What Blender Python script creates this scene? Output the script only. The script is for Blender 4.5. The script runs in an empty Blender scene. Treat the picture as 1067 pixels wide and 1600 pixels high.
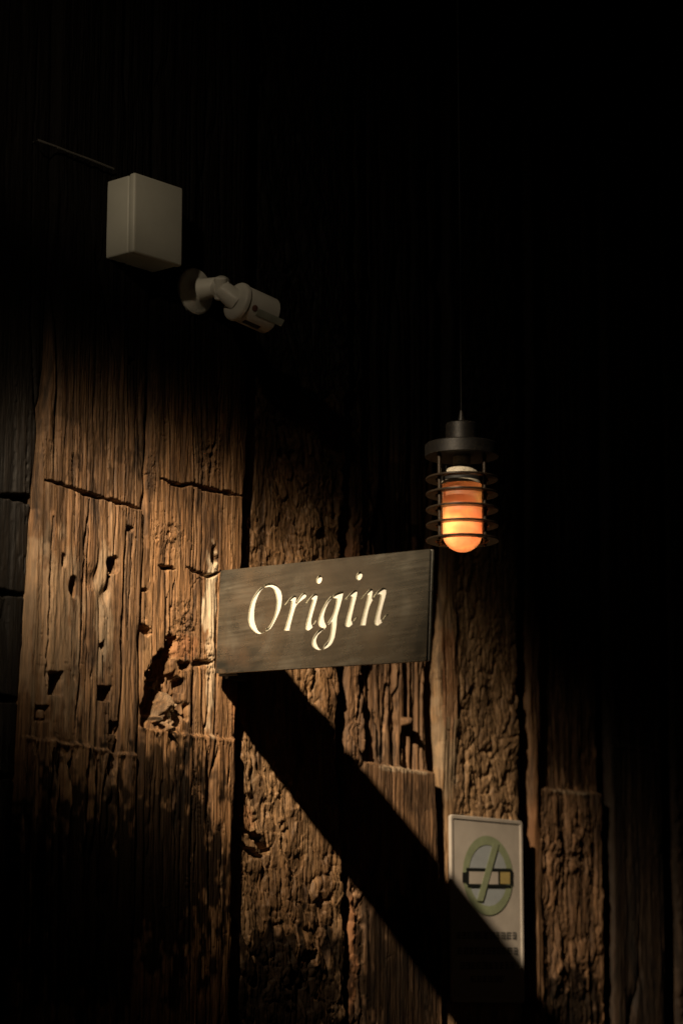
import bpy, bmesh, math
import numpy as np
from mathutils import Vector, Matrix

# ------------------------------------------------------------------ camera
R = math.radians
F_PX, CX, CY = 4100.0, 533.5, 800.0
TH, AZ = math.atan(800 / 4100), R(41.2)
H_ = np.array([math.cos(AZ), math.sin(AZ), 0.0])
RT = np.array([math.sin(AZ), -math.cos(AZ), 0.0])
ZU = np.array([0.0, 0.0, 1.0])
FW = H_ * math.cos(TH) + ZU * math.sin(TH)
UP = ZU * math.cos(TH) - H_ * math.sin(TH)
CAM = np.array([-H_[0] * 4.9, -H_[1] * 4.9, 1.6])

scene = bpy.context.scene
cd = bpy.data.cameras.new("camera")
cam = bpy.data.objects.new("camera", cd)
scene.collection.objects.link(cam)
scene.camera = cam
cam.matrix_world = Matrix(((RT[0], UP[0], -FW[0], CAM[0]), (RT[1], UP[1], -FW[1], CAM[1]),
                           (RT[2], UP[2], -FW[2], CAM[2]), (0, 0, 0, 1)))
cd.sensor_fit = 'VERTICAL'
cd.sensor_height = 36.0
cd.lens = 36.0 * F_PX / 1600.0
cd.clip_start, cd.clip_end = 0.05, 500
cd.dof.use_dof = True
cd.dof.focus_distance = 4.62
cd.dof.aperture_fstop = 3.0

# ------------------------------------------------------------------ world: night sky
SUN_EL, SUN_ROT = R(2.0), R(200)
world = bpy.data.worlds.new("World")
scene.world = world
world.use_nodes = True
wn = world.node_tree
bg = wn.nodes["Background"]
sky = wn.nodes.new("ShaderNodeTexSky")
sky.sky_type = 'NISHITA'
sky.sun_disc = False
sky.sun_elevation = SUN_EL
sky.sun_rotation = SUN_ROT
wn.links.new(sky.outputs[0], bg.inputs[0])
bg.inputs[1].default_value = 0.0022

# ------------------------------------------------------------------ the spot that lights the wall
LPOS = Vector((-2.05, -0.88, 3.53))
AIM = Vector((-0.095, 0.0, 2.135))
BROT, BA, BB = R(7), R(10.9), R(6.6)          # oval of the beam: tilt and half axes
SGN = -1.0
ld = bpy.data.lights.new("spot_beam", 'SPOT')
ld.energy = 720
ld.color = (1.0, 0.78, 0.53)
ld.spot_size = R(78)
ld.spot_blend = 1.0
ld.shadow_soft_size = 0.028
ld.use_nodes = True
lt = ld.node_tree
em = lt.nodes["Emission"]
tc = lt.nodes.new("ShaderNodeTexCoord")
sx = lt.nodes.new("ShaderNodeSeparateXYZ")
lt.links.new(tc.outputs["Normal"], sx.inputs[0])


def lmath(op, a, b=None):
    n = lt.nodes.new("ShaderNodeMath"); n.operation = op
    for k, v in enumerate((a, b)):
        if v is None:
            continue
        if isinstance(v, (int, float)):
            n.inputs[k].default_value = v
        else:
            lt.links.new(v, n.inputs[k])
    return n.outputs[0]


# oval beam of the lamp's lens: tangents of the angle across and up, scaled by the oval's half axes
tp_, tq_ = lmath('DIVIDE', sx.outputs[0], sx.outputs[2]), lmath('DIVIDE', sx.outputs[1], sx.outputs[2])
ca, sa = math.cos(BROT), math.sin(BROT)
ua = lmath('MULTIPLY', lmath('ADD', lmath('MULTIPLY', tp_, ca), lmath('MULTIPLY', tq_, sa)), 1 / math.tan(BA))
ub = lmath('MULTIPLY', lmath('SUBTRACT', lmath('MULTIPLY', tq_, ca), lmath('MULTIPLY', tp_, sa)), 1 / math.tan(BB))
rho = lmath('SQRT', lmath('ADD', lmath('MULTIPLY', ua, ua), lmath('MULTIPLY', ub, ub)))
rp = lt.nodes.new("ShaderNodeValToRGB")
rp.color_ramp.interpolation = 'LINEAR'
BEAM = [(0.00, 1.0000), (0.25, 0.9692), (0.45, 0.8730), (0.60, 0.7566), (0.75, 0.6144), (0.90, 0.4637), (1.05, 0.3231), (1.20, 0.2065), (1.35, 0.1203), (1.55, .05), (1.80, .015), (2.10, .003), (2.60, 0), (3, 0)]
els = rp.color_ramp.elements
while len(els) < len(BEAM):
    els.new(0.5)
for e_, (a_, v_) in zip(els, BEAM):
    e_.position = a_ / 3.0
for e_, (a_, v_) in zip(els, BEAM):
    e_.color = (v_, v_, v_, 1)
lt.links.new(lmath('DIVIDE', rho, 3.0), rp.inputs[0])
# the lens sends less light up and to the left
mr = lt.nodes.new("ShaderNodeMapRange"); mr.interpolation_type = 'SMOOTHSTEP'
lt.links.new(lmath('SUBTRACT', lmath('MULTIPLY', ub, SGN), lmath('MULTIPLY', ua, SGN)), mr.inputs["Value"])
for k_, v_ in (("From Min", .7), ("From Max", 1.6), ("To Min", 1.0), ("To Max", .22)):
    mr.inputs[k_].default_value = v_
# and a faint wide spill above the beam
ms = lt.nodes.new("ShaderNodeMapRange"); ms.interpolation_type = 'SMOOTHSTEP'
lt.links.new(lmath('MULTIPLY', ub, SGN), ms.inputs["Value"])
for k_, v_ in (("From Min", 1.5), ("From Max", 2.5), ("To Min", 0.0), ("To Max", .034)):
    ms.inputs[k_].default_value = v_
lt.links.new(lmath('ADD', lmath('MULTIPLY', rp.outputs[0], mr.outputs[0]), ms.outputs[0]), em.inputs["Strength"])
lo = bpy.data.objects.new("spot_beam", ld)
scene.collection.objects.link(lo)
lo.location = LPOS
lo.rotation_euler = (AIM - LPOS).to_track_quat('-Z', 'Y').to_euler()

# ------------------------------------------------------------------ view
scene.view_settings.view_transform = 'Standard'
scene.view_settings.look = 'None'
scene.view_settings.exposure = 0.0
scene.view_settings.gamma = 1.0
scene.render.engine = 'CYCLES'
scene.cycles.use_denoising = True
scene.cycles.max_bounces = 6
scene.cycles.sample_clamp_indirect = 3.0

# ------------------------------------------------------------------ helpers
COL = scene.collection


def ray(x, y):
    d = FW * F_PX + RT * (x - CX) + UP * (CY - y)
    return d / np.linalg.norm(d)


def wall(x, y, Y=0.0):
    """point of the wall (plane at depth Y) that the photograph shows at x, y"""
    d = ray(x, y)
    return CAM + d * (Y - CAM[1]) / d[1]


def proj(P):
    v = np.asarray(P) - CAM
    return CX + F_PX * (v @ RT) / (v @ FW), CY - F_PX * (v @ UP) / (v @ FW)


def tag(o, label=None, cat=None, group=None, kind=None):
    for k, v in (("label", label), ("category", cat), ("group", group), ("kind", kind)):
        if v:
            o[k] = v
    return o


def empty(name, loc, label, cat, group=None):
    o = bpy.data.objects.new(name, None)
    o.empty_display_size = .05
    COL.objects.link(o)
    o.location = loc
    return tag(o, label, cat, group)


def link(name, me, mat, parent=None, smooth=False):
    o = bpy.data.objects.new(name, me)
    COL.objects.link(o)
    if mat is not None:
        me.materials.append(mat)
    if smooth:
        me.polygons.foreach_set("use_smooth", [True] * len(me.polygons))
    if parent is not None:
        o.parent = parent
        o.matrix_parent_inverse = Matrix.Translation(parent.location).inverted()
    return o


def finish(bm, name, mat, parent=None, smooth=False, sharp=40):
    bmesh.ops.recalc_face_normals(bm, faces=bm.faces[:])
    if smooth:
        for e in bm.edges:
            if len(e.link_faces) == 2 and e.calc_face_angle(0) > R(sharp):
                e.smooth = False
    me = bpy.data.meshes.new(name)
    bm.to_mesh(me)
    bm.free()
    return link(name, me, mat, parent, smooth)


def frame_from_axis(axis, hint=(0, 0, 1)):
    w = Vector(axis).normalized()
    h = Vector(hint)
    if abs(w.dot(h.normalized())) > .98:
        h = Vector((1, 0, 0))
    u = h.cross(w).normalized()
    v = w.cross(u).normalized()
    return u, v, w


def lathe(bm, origin, axis, prof, n=48, close=False):
    """prof: list of (distance along axis, radius)"""
    u, v, w = frame_from_axis(axis)
    o = Vector(origin)
    rings = []
    for (a, r) in prof:
        if r < 1e-6:
            rings.append([bm.verts.new(o + w * a)])
        else:
            rings.append([bm.verts.new(o + w * a + (u * math.cos(t) + v * math.sin(t)) * r)
                          for t in (2 * math.pi * k / n for k in range(n))])
    pairs = list(zip(rings, rings[1:]))
    if close:
        pairs.append((rings[-1], rings[0]))
    for A, B in pairs:
        for k in range(n):
            a0, a1 = A[k % len(A)], A[(k + 1) % len(A)]
            b0, b1 = B[k % len(B)], B[(k + 1) % len(B)]
            vs = []
            for q in (a0, a1, b1, b0):
                if q not in vs:
                    vs.append(q)
            if len(vs) >= 3:
                try:
                    bm.faces.new(vs)
                except ValueError:
                    pass
    if not close:
        for rg in (rings[0], rings[-1]):
            if len(rg) > 1:
                bm.faces.new(rg)
    return bm


def tube(bm, pts, r, n=10):
    pts = [Vector(p) for p in pts]
    rings = []
    hint = Vector((0.13, 0.9, 0.4))
    for i, p in enumerate(pts):
        t = (pts[min(i + 1, len(pts) - 1)] - pts[max(i - 1, 0)]).normalized()
        u = hint.cross(t).normalized(); v = t.cross(u)
        rr = r[i] if isinstance(r, (list, tuple)) else r
        rings.append([bm.verts.new(p + (u * math.cos(a) + v * math.sin(a)) * rr)
                      for a in (2 * math.pi * k / n for k in range(n))])
    for A, B in zip(rings, rings[1:]):
        for k in range(n):
            bm.faces.new((A[k], A[(k + 1) % n], B[(k + 1) % n], B[k]))
    bm.faces.new(rings[0]); bm.faces.new(rings[-1])
    return bm


def box(bm, o, ex, ey, ez, sx_, sy_, sz_, bev=0.0, seg=2):
    """box with corner-free centre o, unit axes and full sizes"""
    o = Vector(o); ex, ey, ez = Vector(ex), Vector(ey), Vector(ez)
    vs = []
    for k in range(8):
        a = (.5 if k & 1 else -.5) * sx_; b = (.5 if k & 2 else -.5) * sy_; c = (.5 if k & 4 else -.5) * sz_
        vs.append(bm.verts.new(o + ex * a + ey * b + ez * c))
    fs = [bm.faces.new([vs[i] for i in q]) for q in
          ((0, 1, 3, 2), (4, 6, 7, 5), (0, 4, 5, 1), (2, 3, 7, 6), (0, 2, 6, 4), (1, 5, 7, 3))]
    if bev > 0:
        es = list({e for f in fs for e in f.edges})
        bmesh.ops.bevel(bm, geom=es, offset=bev, segments=seg, profile=.5, affect='EDGES')
    return bm


def poly(bm, pts, o, ex, ey, n, depth=0.0):
    """extruded flat polygon: pts in the (ex, ey) frame at o, going back along -n by depth"""
    o, ex, ey, n = Vector(o), Vector(ex), Vector(ey), Vector(n)
    top = [bm.verts.new(o + ex * a + ey * b) for a, b in pts]
    bm.faces.new(top)
    if depth > 0:
        bot = [bm.verts.new(v.co - n * depth) for v in top]
        bm.faces.new(bot[::-1])
        for k in range(len(top)):
            q = (k + 1) % len(top)
            bm.faces.new((top[k], bot[k], bot[q], top[q]))
    return bm


# ---- numpy noise
_rng = np.random.RandomState(7)
_TAB = _rng.rand(256, 256)


def vn(x, y, seed=0):
    x = x + seed * 17.37; y = y + seed * 9.71
    xi = np.floor(x).astype(np.int64); yi = np.floor(y).astype(np.int64)
    fx = x - xi; fy = y - yi
    fx = fx * fx * fx * (fx * (fx * 6 - 15) + 10); fy = fy * fy * fy * (fy * (fy * 6 - 15) + 10)
    a = _TAB[xi & 255, yi & 255]; b = _TAB[(xi + 1) & 255, yi & 255]
    c = _TAB[xi & 255, (yi + 1) & 255]; d = _TAB[(xi + 1) & 255, (yi + 1) & 255]
    return 2 * ((a * (1 - fx) + b * fx) * (1 - fy) + (c * (1 - fx) + d * fx) * fy) - 1


def ss(a, b, x):
    t = np.clip((x - a) / (b - a), 0, 1)
    return t * t * (3 - 2 * t)


# ------------------------------------------------------------------ materials
def new_mat(name):
    m = bpy.data.materials.new(name)
    m.use_nodes = True
    return m, m.node_tree, m.node_tree.nodes["Principled BSDF"]


def noise(nt, scale, detail=4, rough=.6, vec=None, dist=0.0):
    n = nt.nodes.new("ShaderNodeTexNoise")
    n.inputs["Scale"].default_value = scale
    n.inputs["Detail"].default_value = detail
    n.inputs["Roughness"].default_value = rough
    n.inputs["Distortion"].default_value = dist
    if vec is not None:
        nt.links.new(vec, n.inputs["Vector"])
    return n


def mapping(nt, scale, rot=(0, 0, 0)):
    t = nt.nodes.new("ShaderNodeTexCoord")
    m = nt.nodes.new("ShaderNodeMapping")
    m.inputs["Scale"].default_value = scale
    m.inputs["Rotation"].default_value = rot
    nt.links.new(t.outputs["Object"], m.inputs[0])
    return m.outputs[0]


def ramp(nt, fac, stops):
    r = nt.nodes.new("ShaderNodeValToRGB")
    e = r.color_ramp.elements
    while len(e) < len(stops):
        e.new(.5)
    for q, (p, c) in zip(e, stops):
        q.position = p
    for q, (p, c) in zip(e, stops):
        q.color = (*c, 1) if len(c) == 3 else c
    nt.links.new(fac, r.inputs[0])
    return r.outputs[0]


def mixc(nt, fac, a, b, mode='MIX'):
    m = nt.nodes.new("ShaderNodeMix")
    m.data_type = 'RGBA'
    m.blend_type = mode
    for s, v in ((m.inputs[0], fac), (m.inputs[6], a), (m.inputs[7], b)):
        if hasattr(v, "is_output"):
            nt.links.new(v, s)
        elif isinstance(v, (int, float)):
            s.default_value = v
        else:
            s.default_value = (*v, 1)
    return m.outputs[2]


def bump(nt, h, strength, dist, normal=None):
    b = nt.nodes.new("ShaderNodeBump")
    b.inputs["Strength"].default_value = strength
    b.inputs["Distance"].default_value = dist
    nt.links.new(h, b.inputs["Height"])
    if normal is not None:
        nt.links.new(normal, b.inputs["Normal"])
    return b.outputs[0]


def wood_mat(name, lo, mid, hi, streak=True, gloss=.62, fine=.0014):
    m, nt, p = new_mat(name)
    v1 = mapping(nt, (95, 95, 5.0))
    v2 = mapping(nt, (260, 260, 11))
    v3 = mapping(nt, (7, 7, 2.2))
    n1 = noise(nt, 1, 5, .62, v1, .6)
    n2 = noise(nt, 1, 3, .6, v2, .3)
    n3 = noise(nt, 1, 4, .6, v3, .8)
    k = nt.nodes.new("ShaderNodeMath"); k.operation = 'MULTIPLY_ADD'
    nt.links.new(n1.outputs[0], k.inputs[0]); k.inputs[1].default_value = .62 if streak else .3
    k2 = nt.nodes.new("ShaderNodeMath"); k2.operation = 'MULTIPLY'
    nt.links.new(n3.outputs[0], k2.inputs[0]); k2.inputs[1].default_value = .38 if streak else .7
    nt.links.new(k2.outputs[0], k.inputs[2])
    c = ramp(nt, k.outputs[0], [(.30, lo), (.5, mid), (.68, hi)])
    # dark weather stains and mineral streaks
    v4 = mapping(nt, (16, 16, 3.2))
    n4 = noise(nt, 1, 6, .7, v4, 1.2)
    f4 = ramp(nt, n4.outputs[0], [(.47, (0, 0, 0)), (.66, (1, 1, 1))])
    c = mixc(nt, f4, c, tuple(x * .45 for x in lo))
    f2 = ramp(nt, n2.outputs[0], [(.34, (.36, .35, .34)), (.50, (.88, .88, .88)), (.66, (1.35, 1.30, 1.24))])
    c = mixc(nt, .8, c, f2, 'MULTIPLY')
    # patches of colour placed on the timber
    a = nt.nodes.new("ShaderNodeAttribute"); a.attribute_name = "pale"
    c = mixc(nt, a.outputs["Fac"], c, (.50, .40, .275))
    a = nt.nodes.new("ShaderNodeAttribute"); a.attribute_name = "rust"
    c = mixc(nt, a.outputs["Fac"], c, (.36, .15, .06))
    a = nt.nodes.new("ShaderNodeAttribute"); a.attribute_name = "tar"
    c = mixc(nt, a.outputs["Fac"], c, (.006, .005, .004))  # near-black tone, for dark stain and painted-in shade alike
    nt.links.new(c, p.inputs["Base Color"])
    rr = ramp(nt, n4.outputs[0], [(.3, (gloss,) * 3), (.7, (gloss + .18,) * 3)])
    nt.links.new(rr, p.inputs["Roughness"])
    sp_ = ramp(nt, a.outputs["Fac"], [(.2, (.32,) * 3), (.9, (.06,) * 3)])
    nt.links.new(sp_, p.inputs["Specular IOR Level"])
    b1 = bump(nt, n2.outputs[0], 1.0, fine * 1.4)
    b2 = bump(nt, n1.outputs[0], .9, fine * 2.6, b1)
    nt.links.new(b2, p.inputs["Normal"])
    return m


def plain_mat(name, col, rough=.5, metal=0.0, var=.25, scale=25, bmp=.0003, spec=.4, speck=None):
    m, nt, p = new_mat(name)
    v = mapping(nt, (1, 1, 1))
    n = noise(nt, scale, 5, .6, v)
    c = ramp(nt, n.outputs[0], [(.3, tuple(x * (1 - var) for x in col)), (.7, tuple(min(1, x * (1 + var * .4)) for x in col))])
    if speck:
        n5 = noise(nt, scale * 12, 2, .5, v)
        f5 = ramp(nt, n5.outputs[0], [(.66, (0, 0, 0)), (.72, (1, 1, 1))])
        c = mixc(nt, f5, c, speck)
    nt.links.new(c, p.inputs["Base Color"])
    p.inputs["Metallic"].default_value = metal
    n2 = noise(nt, scale * 5, 3, .6, v)
    r_ = ramp(nt, n2.outputs[0], [(.3, (rough * .85,) * 3), (.7, (min(1, rough * 1.15),) * 3)])
    nt.links.new(r_, p.inputs["Roughness"])
    p.inputs["Specular IOR Level"].default_value = spec
    nt.links.new(bump(nt, n2.outputs[0], .5, bmp), p.inputs["Normal"])
    return m


M = {}
M['plank'] = wood_mat("weathered_sawn_timber", (.060, .030, .014), (.175, .095, .044), (.32, .20, .108))
M['plank_warm'] = wood_mat("worn_orange_timber", (.075, .036, .016), (.25, .132, .057), (.42, .255, .13))
M['hewn'] = wood_mat("hewn_timber", (.09, .046, .021), (.22, .125, .058), (.34, .215, .115), streak=False, gloss=.5, fine=.0011)
M['split'] = wood_mat("split_dark_timber", (.065, .036, .019), (.19, .105, .052), (.33, .20, .11))
M['hewn_pale'] = wood_mat("pale_hewn_timber", (.12, .066, .034), (.32, .20, .105), (.48, .33, .19), streak=False, gloss=.5, fine=.0011)
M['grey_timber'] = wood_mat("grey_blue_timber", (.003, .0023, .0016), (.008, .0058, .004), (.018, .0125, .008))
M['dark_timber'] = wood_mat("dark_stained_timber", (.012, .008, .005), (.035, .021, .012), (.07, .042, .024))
M['backing'] = plain_mat("tarred_backing", (.004, .0035, .003), .9)
M['box'] = plain_mat("cream_plastic", (.60, .61, .54), .45, var=.12, scale=9)
M['cam'] = plain_mat("cream_camera_plastic", (.66, .66, .60), .42, var=.12, scale=30)
M['black'] = plain_mat("black_rubber", (.012, .012, .012), .6)
M['blackmetal'] = plain_mat("black_powder_coat", (.007, .0065, .006), .5, metal=.1, var=.4, scale=60, speck=(.12, .09, .06))
M['bolt'] = plain_mat("dull_steel_bolt", (.32, .27, .22), .4, metal=.7)
M['steel'] = plain_mat("blue_grey_steel", (.10, .12, .14), .5, metal=.4)
M['cream'] = plain_mat("cream_acrylic", (.66, .64, .575), .5, var=.06, scale=120)
M['white'] = plain_mat("off_white_enamel", (.45, .405, .355), .42, var=.14, scale=22, speck=(.42, .36, .3))
M['green'] = plain_mat("olive_green_print", (.25, .285, .175), .5, var=.18, scale=60)
M['bluewhite'] = plain_mat("pale_blue_print", (.33, .36, .38), .5, var=.1, scale=60)
M['print'] = plain_mat("black_print", (.012, .014, .013), .5)
M['faded'] = plain_mat("faded_print", (.10, .10, .095), .6)
M['yellow'] = plain_mat("yellow_print", (.40, .31, .12), .5, var=.12, scale=60)
M['ink_green'] = plain_mat("dark_green_ink", (.012, .035, .022), .5)
M['sticker'] = plain_mat("pale_sticker", (.40, .44, .38), .5)
M['grommet'] = plain_mat("brown_grommet", (.20, .10, .07), .5)
M['ceramic'] = plain_mat("glazed_socket_ceramic", (.55, .50, .40), .45, var=.5, scale=260, speck=(.16, .14, .1))
M['cable'] = plain_mat("grey_cable_sheath", (.12, .115, .105), .5)
M['cord'] = plain_mat("black_cord", (.007, .007, .007), .7, spec=.12)
M['cage'] = plain_mat("worn_black_cage_paint", (.034, .025, .017), .38, metal=.3, var=.4, scale=80, speck=(.2, .12, .07))
M['ground'] = plain_mat("stone_paving", (.11, .10, .09), .8, scale=4, bmp=.003)

# brushed dark metal of the sign
def sign_mat():
    m, nt, p = new_mat("brushed_bronze_plate")
    v = mapping(nt, (3, 6, 130))
    n = noise(nt, 1, 6, .68, v, .5)
    v2 = mapping(nt, (6, 6, 14))
    n2 = noise(nt, 1, 4, .6, v2, .4)
    v3 = mapping(nt, (1, 1, 1))
    n3 = noise(nt, 300, 2, .5, v3)
    c = ramp(nt, n2.outputs[0], [(.3, (.34, .325, .27)), (.5, (.44, .425, .35)), (.72, (.56, .54, .45))])
    f = ramp(nt, n.outputs[0], [(.3, (.72, .72, .72)), (.7, (1.2, 1.2, 1.2))])
    c = mixc(nt, .8, c, f, 'MULTIPLY')
    f3 = ramp(nt, n3.outputs[0], [(.76, (0, 0, 0)), (.80, (1, 1, 1))])
    c = mixc(nt, f3, c, (.6, .54, .42))
    nt.links.new(c, p.inputs["Base Color"])
    p.inputs["Metallic"].default_value = .93
    r_ = ramp(nt, n.outputs[0], [(.3, (.13,) * 3), (.7, (.24,) * 3)])
    n6 = noise(nt, 7, 4, .6, v3, .7)
    r6 = ramp(nt, n6.outputs[0], [(.45, (0, 0, 0)), (.7, (.28, .28, .28))])
    nt.links.new(mixc(nt, 1.0, r_, r6, 'ADD'), p.inputs["Roughness"])
    nt.links.new(bump(nt, n.outputs[0], .3, .0001), p.inputs["Normal"])
    return m


M['sign'] = sign_mat()

# ------------------------------------------------------------------ timber wall
WALL = empty("timber_wall", (0, 0, 0), "rough brown wall of upright weathered timber posts behind the sign", "wall")


def seg_dist(X, Z, pts):
    """distance from each point to a polyline, and the position (0..1) along it"""
    best = np.full(X.shape, 9.0); tt = np.zeros(X.shape)
    n = len(pts) - 1
    for i in range(n):
        (x0, z0), (x1, z1) = pts[i], pts[i + 1]
        dx, dz = x1 - x0, z1 - z0
        t = np.clip(((X - x0) * dx + (Z - z0) * dz) / (dx * dx + dz * dz + 1e-12), 0, 1)
        d = np.hypot(X - x0 - t * dx, Z - z0 - t * dz)
        k = d < best
        best = np.where(k, d, best); tt = np.where(k, (i + t) / n, tt)
    return best, tt


class Field:
    """height (metres, towards the street) and stain and painted shade masks of one post's face"""
    def __init__(s, X, Z, base):
        s.X, s.Z, s.base = X, Z, base
        s.h = np.zeros(X.shape)
        s.pale = np.zeros(X.shape); s.rust = np.zeros(X.shape); s.tar = np.zeros(X.shape)

    def pt(s, p):
        w = wall(p[0], p[1], s.base)
        return (w[0], w[2])

    def cut(s, pts, width, depth, wob=.0015, taper=True, seed=3):
        """a dark slot following points given in the photograph"""
        q = [s.pt(p) for p in pts]
        width *= 1.3; depth *= 1.5
        Xw = s.X + wob * vn(s.X / .02, s.Z / .02, seed); Zw = s.Z + wob * vn(s.X / .012, s.Z / .015, seed + 5)
        d, t = seg_dist(Xw, Zw, q)
        w = width * (.75 + .5 * vn(s.X / .02, s.Z / .03, seed + 2) * .8)
        if taper:
            w = w * np.clip(np.minimum(t, 1 - t) * 8, .25, 1)
        s.h -= depth * (1 - ss(.45, 1.15, d / np.maximum(w, 1e-5)))

    def hole(s, p, rx, rz, depth, square=False, seed=4):
        c = s.pt(p)
        rx *= 1.6; depth *= 2.0
        dx = (s.X - c[0]) / rx; dz = (s.Z - c[1]) / rz
        r = np.maximum(np.abs(dx), np.abs(dz)) if square else np.hypot(dx, dz)
        r = r + .28 * vn(s.X / (rx * .9), s.Z / (rz * .9), seed) * (0.35 if square else 1)
        s.h -= depth * (1 - ss(.8, 1.15, r))

    def patch(s, arr, p, rx, rz, seed=6, amt=1.0):
        c = s.pt(p)
        r = np.hypot((s.X - c[0]) / (rx * 1.4), (s.Z - c[1]) / rz)
        r = r + .45 * vn(s.X / .012, s.Z / .03, seed) + .2 * vn(s.X / .004, s.Z / .01, seed + 1)
        np.maximum(arr, amt * (1 - ss(.75, 1.15, r)), out=arr)

    def grain(s, seed, amp=1.0, crack=1.0, wav=.006, cs=.032):
        X, Z = s.X, s.Z
        w = X + wav * .6 * vn(X / .06, Z / .22, seed) + .0012 * vn(X / .02, Z / .05, seed + 1)
        rg = lambda sc, ln, k, p=.5: np.abs(vn(w / sc, Z / ln, seed + k)) ** p     # fibre bundles parted by thin creases
        g = 1.9 * rg(.026, .55, 2) + 1.7 * rg(.012, .30, 3) + 1.3 * rg(.0062, .13, 4, .6) + .8 * rg(.0036, .07, 6, .7) \
            + .5 * vn(w / .0024, Z / .022, seed + 5) - 2.8
        # strips that split off at slightly different depths
        cid = np.floor((w + .004 * vn(X / .03, Z / .4, seed + 7)) / .034)
        g = g + 2.6 * (_TAB[(cid.astype(np.int64) * 7 + seed) & 255, 31] - .5)
        s.h += amp * .00125 * g
        for k, (sc, ln, wd, dp) in enumerate(((cs * 1.5, 1.1, .040, 16), (cs * .8, .6, .055, 9), (cs * .42, .35, .06, 3.0), (cs * .22, .22, .08, 1.6))):
            n = vn(w / sc, Z / ln, seed + 10 + k)
            msk = ss(.0, .35, vn(w / (sc * 1.3), Z / (ln * .5), seed + 20 + k))
            s.h -= crack * .001 * dp * np.exp(-(n / wd) ** 2) * msk
        # little horizontal checks
        n = vn(X / .010, Z / .004, seed + 31); m = ss(.35, .7, vn(X / .03, Z / .05, seed + 32))
        s.h -= .0012 * amp * ss(.55, .8, n) * m

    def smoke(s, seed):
        """paints the upper end of the timber dark where the beam fades out"""
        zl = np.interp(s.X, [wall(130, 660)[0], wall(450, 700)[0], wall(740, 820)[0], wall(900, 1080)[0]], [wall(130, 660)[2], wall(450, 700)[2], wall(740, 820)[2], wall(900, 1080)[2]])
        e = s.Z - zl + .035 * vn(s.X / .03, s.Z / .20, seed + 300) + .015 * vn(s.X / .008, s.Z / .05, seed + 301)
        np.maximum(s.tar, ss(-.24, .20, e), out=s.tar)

    def hew(s, seed, amp=1.0, sx_=.024, sz_=.042, slant=.0):
        X, Z = s.X, s.Z
        Xs = X + slant * Z
        wx = Xs + .010 * vn(X / .035, Z / .05, seed) + .003 * vn(X / .012, Z / .016, seed + 7)
        wz = Z + .014 * vn(X / .03, Z / .06, seed + 1) + .005 * vn(X / .011, Z / .013, seed + 8)
        b = 1.6 * np.abs(vn(wx / sx_, wz / sz_, seed + 2)) ** .8
        b2 = np.abs(vn(wx / (sx_ * .52), wz / (sz_ * .5), seed + 3)) ** .85
        b3 = np.abs(vn(wx / (sx_ * .25), wz / (sz_ * .22), seed + 4))
        st = np.mod(wz / (sz_ * .8) + 1.6 * vn(wx / (sx_ * 1.3), wz / .08, seed + 5), 1.0)   # axe bites: slow rise, sharp drop
        amp = amp * (.72 + .5 * vn(X / .08, Z / .13, seed + 40))
        s.h += .0016 * np.abs(vn((X + .004 * vn(X / .02, Z / .05, seed + 43)) / .0055, Z / .07, seed + 41)) ** .6 + .0007 * np.abs(vn(X / .0030, Z / .02, seed + 42)) + amp * .0013 * (6.0 * (b - .6) + 3.4 * (b2 - .4) + 1.1 * (b3 - .4) + 2.6 * (st ** 1.6 - .4)
                             + .35 * vn(X / .003, Z / .004, seed + 6))
        s.h += amp * .004 * vn(X / .07, Z / .11, seed + 9)

    def ledge(s, pts, below, lip=.004, cham=.008, seed=8):
        """everything under the line steps forward by `below`, with a chipped lip along the line"""
        q = sorted(s.pt(p) for p in pts)
        xs = [a for a, b in q]; zs = [b for a, b in q]
        zl = np.interp(s.X, xs, zs) + .0025 * vn(s.X / .012, s.X * 0, seed)
        d = s.Z - zl
        s.h += below * (1 - ss(-.0005, cham, d))
        s.h += lip * np.exp(-((d + .001) / .004) ** 2) * (.7 + .3 * vn(s.X / .01, s.X * 0, seed + 2))
        return d


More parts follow.
